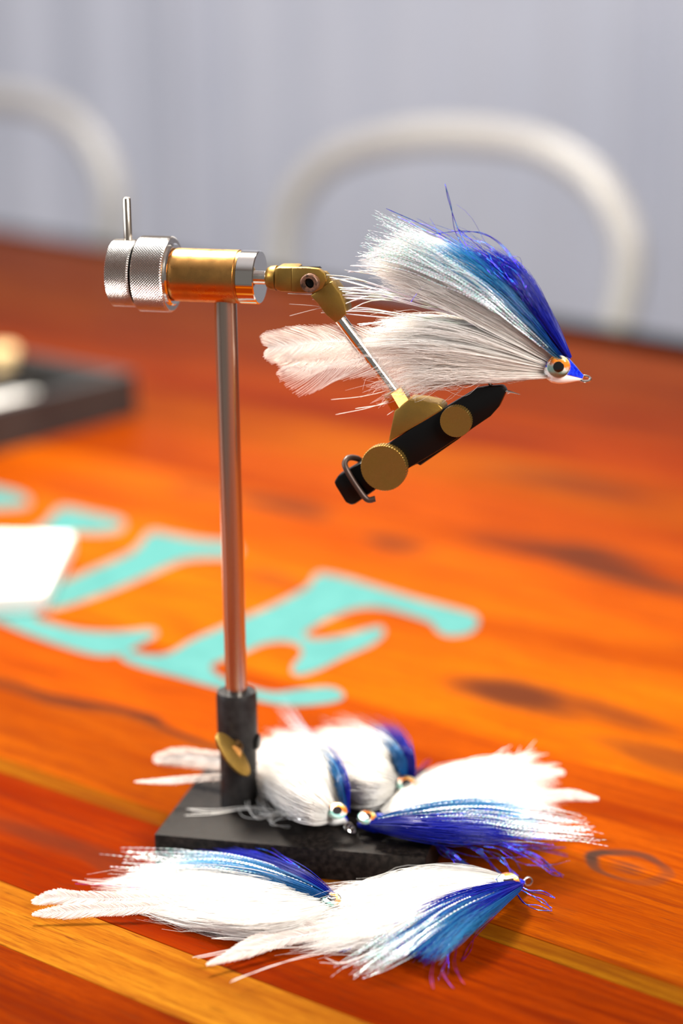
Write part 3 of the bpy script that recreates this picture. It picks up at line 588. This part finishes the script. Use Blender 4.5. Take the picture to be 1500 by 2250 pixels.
# front right
flat_fly('streamer fly at the front right, head pointing right, blue hair fanned toward the viewer', (900, 1990, 0), [.006, .0085, .008, .005, .002], FT,
  ((1085, 1945, .006), (1150, 1938, .004), .0042, unit([.1, -1, .2])), ((1116, 1937, .0100), unit([-.05, -.25, 1]), .0048),
  [(1150, 1938, .004), (1080, 1950, .005), (1000, 1975, .004), (960, 1990, .003), (950, 2010, .002), (965, 2018, .002), (990, 2014, .003)], ((1160, 1937, .004), unit([.35, -1, .35])),
  [[(1105, 1928), (1010, 1913), (900, 1925), (800, 1948), (650, 1975)], [(1105, 1934), (990, 1940), (870, 1958), (760, 1985), (620, 2010)], [(1105, 1940), (985, 1962), (860, 1992), (740, 2022), (600, 2050)],
   [(1105, 1945), (985, 1980), (860, 2025), (760, 2055), (640, 2085)], [(1105, 1950), (1000, 1992), (890, 2050), (800, 2072), (700, 2085)]], 5200,
  [[(1135, 1938), (1040, 1960), (950, 1990), (870, 2025), (790, 2070)], [(1140, 1942), (1060, 1975), (980, 2010), (910, 2055), (850, 2105)], [(1148, 1948), (1090, 1990), (1040, 2030), (985, 2080), (940, 2130)]], 2300,
  [[(1125, 1942), (1030, 1972), (950, 2005), (880, 2050), (800, 2105)], [(1145, 1952), (1085, 2000), (1030, 2045), (985, 2090), (945, 2130)]], 1100,
  [[(1120, 1942), (1020, 1970), (930, 2010), (840, 2060), (752, 2120)], [(1130, 1948), (1050, 1995), (970, 2045), (900, 2095), (820, 2140)]], 75,
  [[(1125, 1938), (1000, 1955), (900, 1975), (800, 2015), (730, 2070)], [(1150, 1948), (1100, 1995), (1040, 2040), (990, 2090), (955, 2150)]], 46,
  [([(860, 2010), (740, 2040), (620, 2065), (540, 2090), (452, 2120)], .0032, .0032, 170), ([(860, 2000), (740, 2028), (640, 2045), (560, 2070), (490, 2100)], .0030, .0030, 170)], wcurl=.0022, thick=.004)
o = bpy.data.objects['streamer_fly.002']
lines('blue_stray', [PT_(g, [.004, .003]) for g in ([(1140, 1945), (1165, 1957), (1190, 1962), (1216, 1967)], [(1135, 1950), (1165, 1968), (1190, 1980), (1210, 1991)], [(1130, 1955), (1150, 1985), (1180, 1995), (1205, 2004)], [(1120, 1940), (980, 1960), (860, 2010), (745, 2075)],
      [(1110, 1940), (960, 1975), (820, 2010), (690, 2012)], [(1120, 1940), (1000, 1965), (880, 2025), (748, 2092)], [(1120, 1940), (980, 1975), (800, 2008), (730, 2014)])], .0002, M['blueflash'], o, K=24, copies=2, jit=.0006, floor=FT)
lines('violet_flash', [PT_(g, [.004, .0005]) for g in ([(1000, 2060), (980, 2110), (975, 2140), (988, 2172)], [(1010, 2050), (1000, 2100), (1000, 2130), (1012, 2165)], [(990, 2060), (960, 2100), (950, 2140), (945, 2172)], [(1090, 2010), (1050, 2050), (1030, 2080), (1005, 2110)])], .00014, M['redflash'], o, K=20, copies=2, jit=.0008, floor=FT)
lines('stray_hair', [PT_(g, [.008, .005]) for g in ([(1050, 1922), (950, 1915), (860, 1935), (760, 1955)], [(1000, 1925), (900, 1915), (820, 1940), (705, 1948)], [(980, 1925), (880, 1925), (780, 1962), (680, 1958)], [(1050, 1925), (1000, 1912), (960, 1915), (930, 1890)],
      [(860, 1960), (760, 1975), (680, 1965), (620, 1990)], [(700, 2080), (600, 2082), (540, 2085), (425, 2095)], [(780, 2080), (700, 2095), (600, 2120), (510, 2155)], [(900, 2050), (840, 2080), (760, 2110), (700, 2105)])], .00015, M['white'], o, K=26, copies=2, jit=.0012, floor=FT)
# right, head on the base plate
hP = .014
flat_fly('streamer fly with its head on the black base, hair fanned out to the right', (1000, 1800, 0), [.019, .021, .020, .018, .014], FT,
  ((850, 1806, .0185), (785, 1813, .0175), .0042, unit([0, -1, .5])), ((806, 1797, .0225), unit([-.1, -.3, 1]), .0042),
  [(785, 1813, .0175), (850, 1805, .018), (930, 1800, .019), (970, 1803, .018), (985, 1812, .017), (972, 1822, .017), (950, 1822, .018)], ((772, 1822, .0165), unit([.5, -.5, .6])),
  [[(835, 1787), (905, 1735), (985, 1697), (1075, 1680), (1180, 1665)], [(838, 1790), (920, 1748), (1020, 1722), (1110, 1705), (1225, 1700)], [(840, 1794), (930, 1765), (1035, 1750), (1130, 1742), (1240, 1745)],
   [(842, 1800), (940, 1788), (1040, 1780), (1140, 1772), (1235, 1790)]], 4200,
  [[(815, 1808), (900, 1808), (990, 1808), (1090, 1802), (1190, 1800)], [(812, 1816), (900, 1828), (990, 1838), (1080, 1842), (1160, 1848)]], 1900,
  [[(822, 1802), (910, 1786), (1010, 1770), (1100, 1770), (1180, 1762)], [(822, 1808), (920, 1800), (1030, 1795), (1130, 1800), (1230, 1810)]], 1700,
  [[(825, 1802), (930, 1785), (1040, 1775), (1150, 1780), (1260, 1790)], [(822, 1812), (930, 1818), (1050, 1822), (1160, 1835), (1300, 1845)]], 95,
  [[(812, 1812), (920, 1825), (1010, 1835), (1110, 1855), (1240, 1870)], [(812, 1806), (930, 1805), (1050, 1800), (1150, 1798), (1240, 1795)]], 40,
  [([(1060, 1760), (1120, 1758), (1190, 1752), (1250, 1748), (1315, 1756)], .003, .003, 160), ([(1040, 1745), (1100, 1735), (1150, 1712), (1200, 1700), (1240, 1698)], .003, .003, 120)], wcurl=.0014, thick=.005)
o = bpy.data.objects['streamer_fly.003']
lines('blue_stray', [PT_(g, [.018, .012, .001]) for g in ([(900, 1825), (980, 1870), (1030, 1900), (1060, 1925)], [(900, 1825), (970, 1860), (1010, 1895), (1030, 1925)], [(920, 1825), (1010, 1850), (1060, 1880), (1100, 1925)], [(940, 1830), (1050, 1860), (1100, 1880), (1140, 1920)],
      [(960, 1830), (1080, 1850), (1160, 1880), (1236, 1928)], [(960, 1830), (1080, 1845), (1160, 1865), (1245, 1880)], [(980, 1830), (1100, 1855), (1180, 1880), (1225, 1915)], [(900, 1825), (950, 1850), (980, 1880), (1020, 1905)])], .0002, M['blueflash'], o, K=24, copies=3, jit=.0016, floor=FT)
lines('stray_hair', [PT_(g, [.021, .025]) for g in ([(900, 1740), (1000, 1700), (1080, 1690), (1180, 1657)], [(920, 1745), (1010, 1705), (1100, 1700), (1225, 1693)], [(900, 1735), (960, 1695), (1040, 1680), (1120, 1662)], [(960, 1740), (1060, 1700), (1120, 1680), (1150, 1660)])], .00016, M['white'], o, K=20, copies=12, jit=.002)
# back left, beside the socket
flat_fly('streamer fly on the base beside the stem socket, tail feathers reaching left behind the socket', (660, 1760, .014), [.022, .030, .030, .026, .022], PT + .0003,
  ((722, 1785, .020), (762, 1806, .016), .0046, unit([.4, .5, .6])), ((741, 1783, .0262), unit([-.05, -.6, 1]), .0042),
  [(762, 1806, .016), (720, 1790, .018), (670, 1775, .018), (650, 1780, .017), (648, 1795, .0165), (660, 1800, .017), (675, 1798, .018)], ((766, 1817, .0165), unit([.3, -.7, .5])),
  [[(760, 1774), (750, 1715), (715, 1665), (670, 1632), (600, 1612)], [(748, 1780), (715, 1720), (670, 1680), (620, 1655), (560, 1630)], [(738, 1788), (690, 1750), (640, 1715), (590, 1690), (530, 1665)], [(728, 1798), (680, 1790), (630, 1765), (590, 1735), (540, 1700)]], 5200,
  [[(768, 1776), (766, 1735), (745, 1690), (715, 1650), (670, 1600)], [(762, 1778), (756, 1735), (732, 1692), (700, 1655), (660, 1610)]], 500,
  [[(762, 1777), (756, 1728), (730, 1682), (695, 1648), (650, 1600)], [(756, 1780), (744, 1730), (715, 1685), (675, 1650), (630, 1612)]], 450,
  [[(764, 1778), (756, 1720), (725, 1670), (685, 1620), (630, 1545)], [(758, 1780), (746, 1722), (712, 1675), (668, 1630), (610, 1575)]], 40,
  [[(768, 1778), (762, 1725), (735, 1675), (700, 1630), (640, 1575)], [(758, 1780), (744, 1730), (710, 1680), (660, 1635), (600, 1600)]], 12,
  [([(600, 1690), (540, 1680), (470, 1672), (400, 1665), (338, 1668)], .0050, .0050, 200), ([(600, 1705), (520, 1706), (440, 1710), (370, 1716), (294, 1718)], .0018, .0018, 170)], wcurl=.0016, thick=.007, hair_r=.00014)
o = bpy.data.objects['streamer_fly.004']
lines('stray_hair', [PT_(g, [.017, .016]) for g in ([(640, 1785), (590, 1790), (570, 1760), (560, 1740)], [(640, 1785), (600, 1795), (600, 1810), (632, 1808)], [(620, 1780), (570, 1800), (545, 1785), (535, 1765)], [(640, 1790), (590, 1790), (560, 1770), (580, 1745)], [(600, 1780), (540, 1775), (480, 1785), (420, 1780)])], .00014, M['white'], o, K=30, copies=4, jit=.002, floor=PT)
# back right
flat_fly('rearmost streamer fly, plump white with blue back, on the far side of the base', (800, 1700, 0), [.020, .030, .028, .020, .014], PT + .0003,
  ((868, 1735, .019), (915, 1722, .018), .0042, unit([.3, .5, .6])), ((893, 1724, .0252), unit([-.1, -.7, 1]), .0044),
  [(915, 1722, .018), (870, 1730, .017), (800, 1735, .017), (775, 1740, .016), (770, 1750, .0155), (785, 1755, .0155), (800, 1752, .016)], ((921, 1719, .0175), unit([.3, -.7, .5])),
  [[(896, 1712), (870, 1670), (825, 1640), (775, 1618), (700, 1605)], [(888, 1718), (835, 1685), (780, 1660), (730, 1640), (670, 1622)], [(882, 1726), (820, 1710), (760, 1695), (710, 1675), (650, 1655)], [(876, 1738), (820, 1742), (765, 1732), (725, 1710), (670, 1690)]], 4200,
  [[(912, 1712), (910, 1675), (890, 1640), (868, 1612), (835, 1585)], [(902, 1712), (888, 1672), (862, 1642), (835, 1622), (800, 1600)]], 1100,
  [[(902, 1712), (885, 1672), (855, 1642), (825, 1622), (785, 1605)], [(894, 1714), (868, 1675), (830, 1645), (800, 1628), (760, 1612)]], 420,
  [[(902, 1712), (885, 1665), (855, 1630), (825, 1600), (790, 1575)], [(894, 1714), (868, 1675), (825, 1640), (770, 1610), (695, 1580)]], 22,
  [[(912, 1712), (912, 1670), (895, 1630), (865, 1595), (825, 1560)], [(902, 1712), (886, 1670), (860, 1640), (820, 1610), (780, 1590)]], 14,
  [([(740, 1680), (700, 1665), (660, 1650), (630, 1640), (600, 1632)], .0040, .0040, 80)], wcurl=.0016, thick=.007, hair_r=.00015)
o = bpy.data.objects['streamer_fly.005']
lines('violet_flash', [PT_(g, [.022, .018]) for g in ([(912, 1705), (925, 1690), (935, 1680), (938, 1668)], [(915, 1710), (935, 1705), (950, 1698), (962, 1694)])], .0003, M['redflash'], o, K=10, copies=3, jit=.0012)
# ================================================================== CARD, TRAY AND ITS CONTENTS
pm = noisy(mat('white_card', rough=.6), (.78, .76, .72), (.82, .80, .77), 12)
c0, c1, c2 = T(-10, 1168, .012), T(160, 1172, .012), T(98, 1302, .012); cc = [T(-160, 1165, .012), c1, c2, T(-160, 1315, .012)]
mb = MB(); mb.add(*prism([p - ZV * .0117 for p in cc], (0, 0, .0117), .001)); crd = mb.obj('business_card_stack', pm, None, False, label='stack of white cards lying on the turquoise letters at the left edge', category='cards')
lt = mat('card_print', (.55, .50, .42), .6); mb = MB()
for k_ in range(3):
    a = T(10, 1236 + 22 * k_, .0121); mb.add(*box(a, ED * .018, EP * .0012, ZV * .00005))
mb.obj('printed_lines', lt, crd, False)
tc = T(300, 815, .035); tc[2] = TZ; dm = noisy(mat('dark_grey_tray', rough=.42), (.018, .017, .017), (.035, .032, .03), 40)
tr = root('parts_tray', tuple(tc), 'shallow dark grey tray on the table at the far left', 'tray')
a_, b_ = -EP, -ED; SX, SY, HT = .26, .30, .034
mk = lambda x0, x1, y0, y1, z0, z1: box(tc + a_ * (x0 + x1) / 2 + b_ * (y0 + y1) / 2 + ZV * (z0 + z1) / 2, a_ * (x1 - x0) / 2, b_ * (y1 - y0) / 2, ZV * (z1 - z0) / 2, .001)
MB().add(*mk(0, SX, 0, SY, .0003, .010)).obj('bottom', dm, tr, False)
for r_ in ((0, .010, 0, SY), (SX - .010, SX, 0, SY), (.010, SX - .010, 0, .010), (.010, SX - .010, SY - .010, SY)): MB().add(*mk(*r_, .010, HT)).obj('rim', dm, tr, False)
MB().add(*mk(.012, SX - .012, .10, .106, .010, .030)).obj('divider', dm, tr, False)
wd = noisy(mat('pale_wood', rough=.5), (.75, .50, .22), (.82, .60, .30), 60)
sp0 = T(8, 842, .012); sp0[2] = TZ + .0102
MB().add(*lathe(sp0, ZV, [(0, .011), (.003, .0125), (.005, .0125), (.006, .0095), (.024, .0095), (.025, .0125), (.029, .0125), (.031, .0105)], 32)).obj('thread_spool', wd, None, label='pale wooden spool standing in the dark tray', category='spool')
cp = T(40, 886, .015); cp[2] = TZ + .0102; v, f = [], []
for j in range(9):
    for i in range(9):
        x, y = (i - 4) * .007, (j - 4) * .006; v.append(cp + a_ * x + b_ * y + ZV * (.004 + .006 * math.exp(-(x * x + y * y) / .0006) + .0018 * math.sin(i * 2.1 + j * 1.3)))
for j in range(8):
    for i in range(8): k0 = j * 9 + i; f.append([k0, k0 + 1, k0 + 10, k0 + 9])
n_ = len(v); v += [p - ZV * .0008 for p in v]; f += [[a + n_ for a in q][::-1] for q in f[:64]]
obj('cloth_patch', v, f, pm, None, True, label='small white crumpled cloth patch lying in the dark tray', category='cloth')
# ================================================================== CHAIRS
cm = noisy(mat('cream_metal_paint', rough=.28), (.36, .345, .33), (.41, .395, .37), 8)
def chair(label, first=None, shift=0.0):
    base = G(-1.39, 1.66, -TZ)
    if first is None:
        r = root('metal_chair', tuple(base), label, 'chair', 'hoop-backed metal chairs behind the table')
        HP = [(-1.555, -.30), (-1.59, -.17), (-1.620, -.06), (-1.622, .01), (-1.604, .060), (-1.552, .104), (-1.465, .130), (-1.378, .139), (-1.294, .135), (-1.232, .112), (-1.192, .072), (-1.178, .030), (-1.186, -.03), (-1.215, -.17), (-1.255, -.30)]
        P = crom([G(p, 1.86 + .02 * (z + .30) / .45, z) for p, z in HP], 90)
        MB().add(*tube(P, .0155, 14)).obj('back_hoop', cm, r)
        seat = [G(p, q, -.32) for p, q in ((-1.55, 1.84), (-1.57, 1.70), (-1.58, 1.52), (-1.54, 1.48), (-1.39, 1.465), (-1.24, 1.48), (-1.20, 1.52), (-1.21, 1.70), (-1.23, 1.84), (-1.27, 1.87), (-1.51, 1.87))]
        MB().add(*prism(seat, (0, 0, .03), .006)).obj('seat', cm, r)
        for p, q, dp, dq in ((-1.54, 1.84, -.05, .06), (-1.24, 1.84, .05, .06), (-1.55, 1.51, -.05, -.05), (-1.23, 1.51, .05, -.05)):
            MB().add(*tube([G(p, q, -.31), G(p + dp, q + dq, -TZ + .001)], [.018, .011], 12)).obj('leg', cm, r)
        for p in (-1.545, -1.235): MB().add(*tube([G(p - .02 * np.sign(p + 1.39) * -1, 1.86, -.55), G(p - .02 * np.sign(p + 1.39) * -1, 1.49, -.55)], .007, 8)).obj('stretcher', cm, r)
        return r
    r = first.copy(); COL.objects.link(r); r.location = Vector(first.location) + Vector(ED * shift); r['label'] = label
    for ch in list(first.children):
        c = ch.copy(); COL.objects.link(c); c.parent = r
    return r
ch1 = chair('cream metal chair with a rounded hoop back, right of centre behind the table')
ch2 = chair('cream metal chair with a rounded hoop back, cut off by the left edge', ch1, -.706)
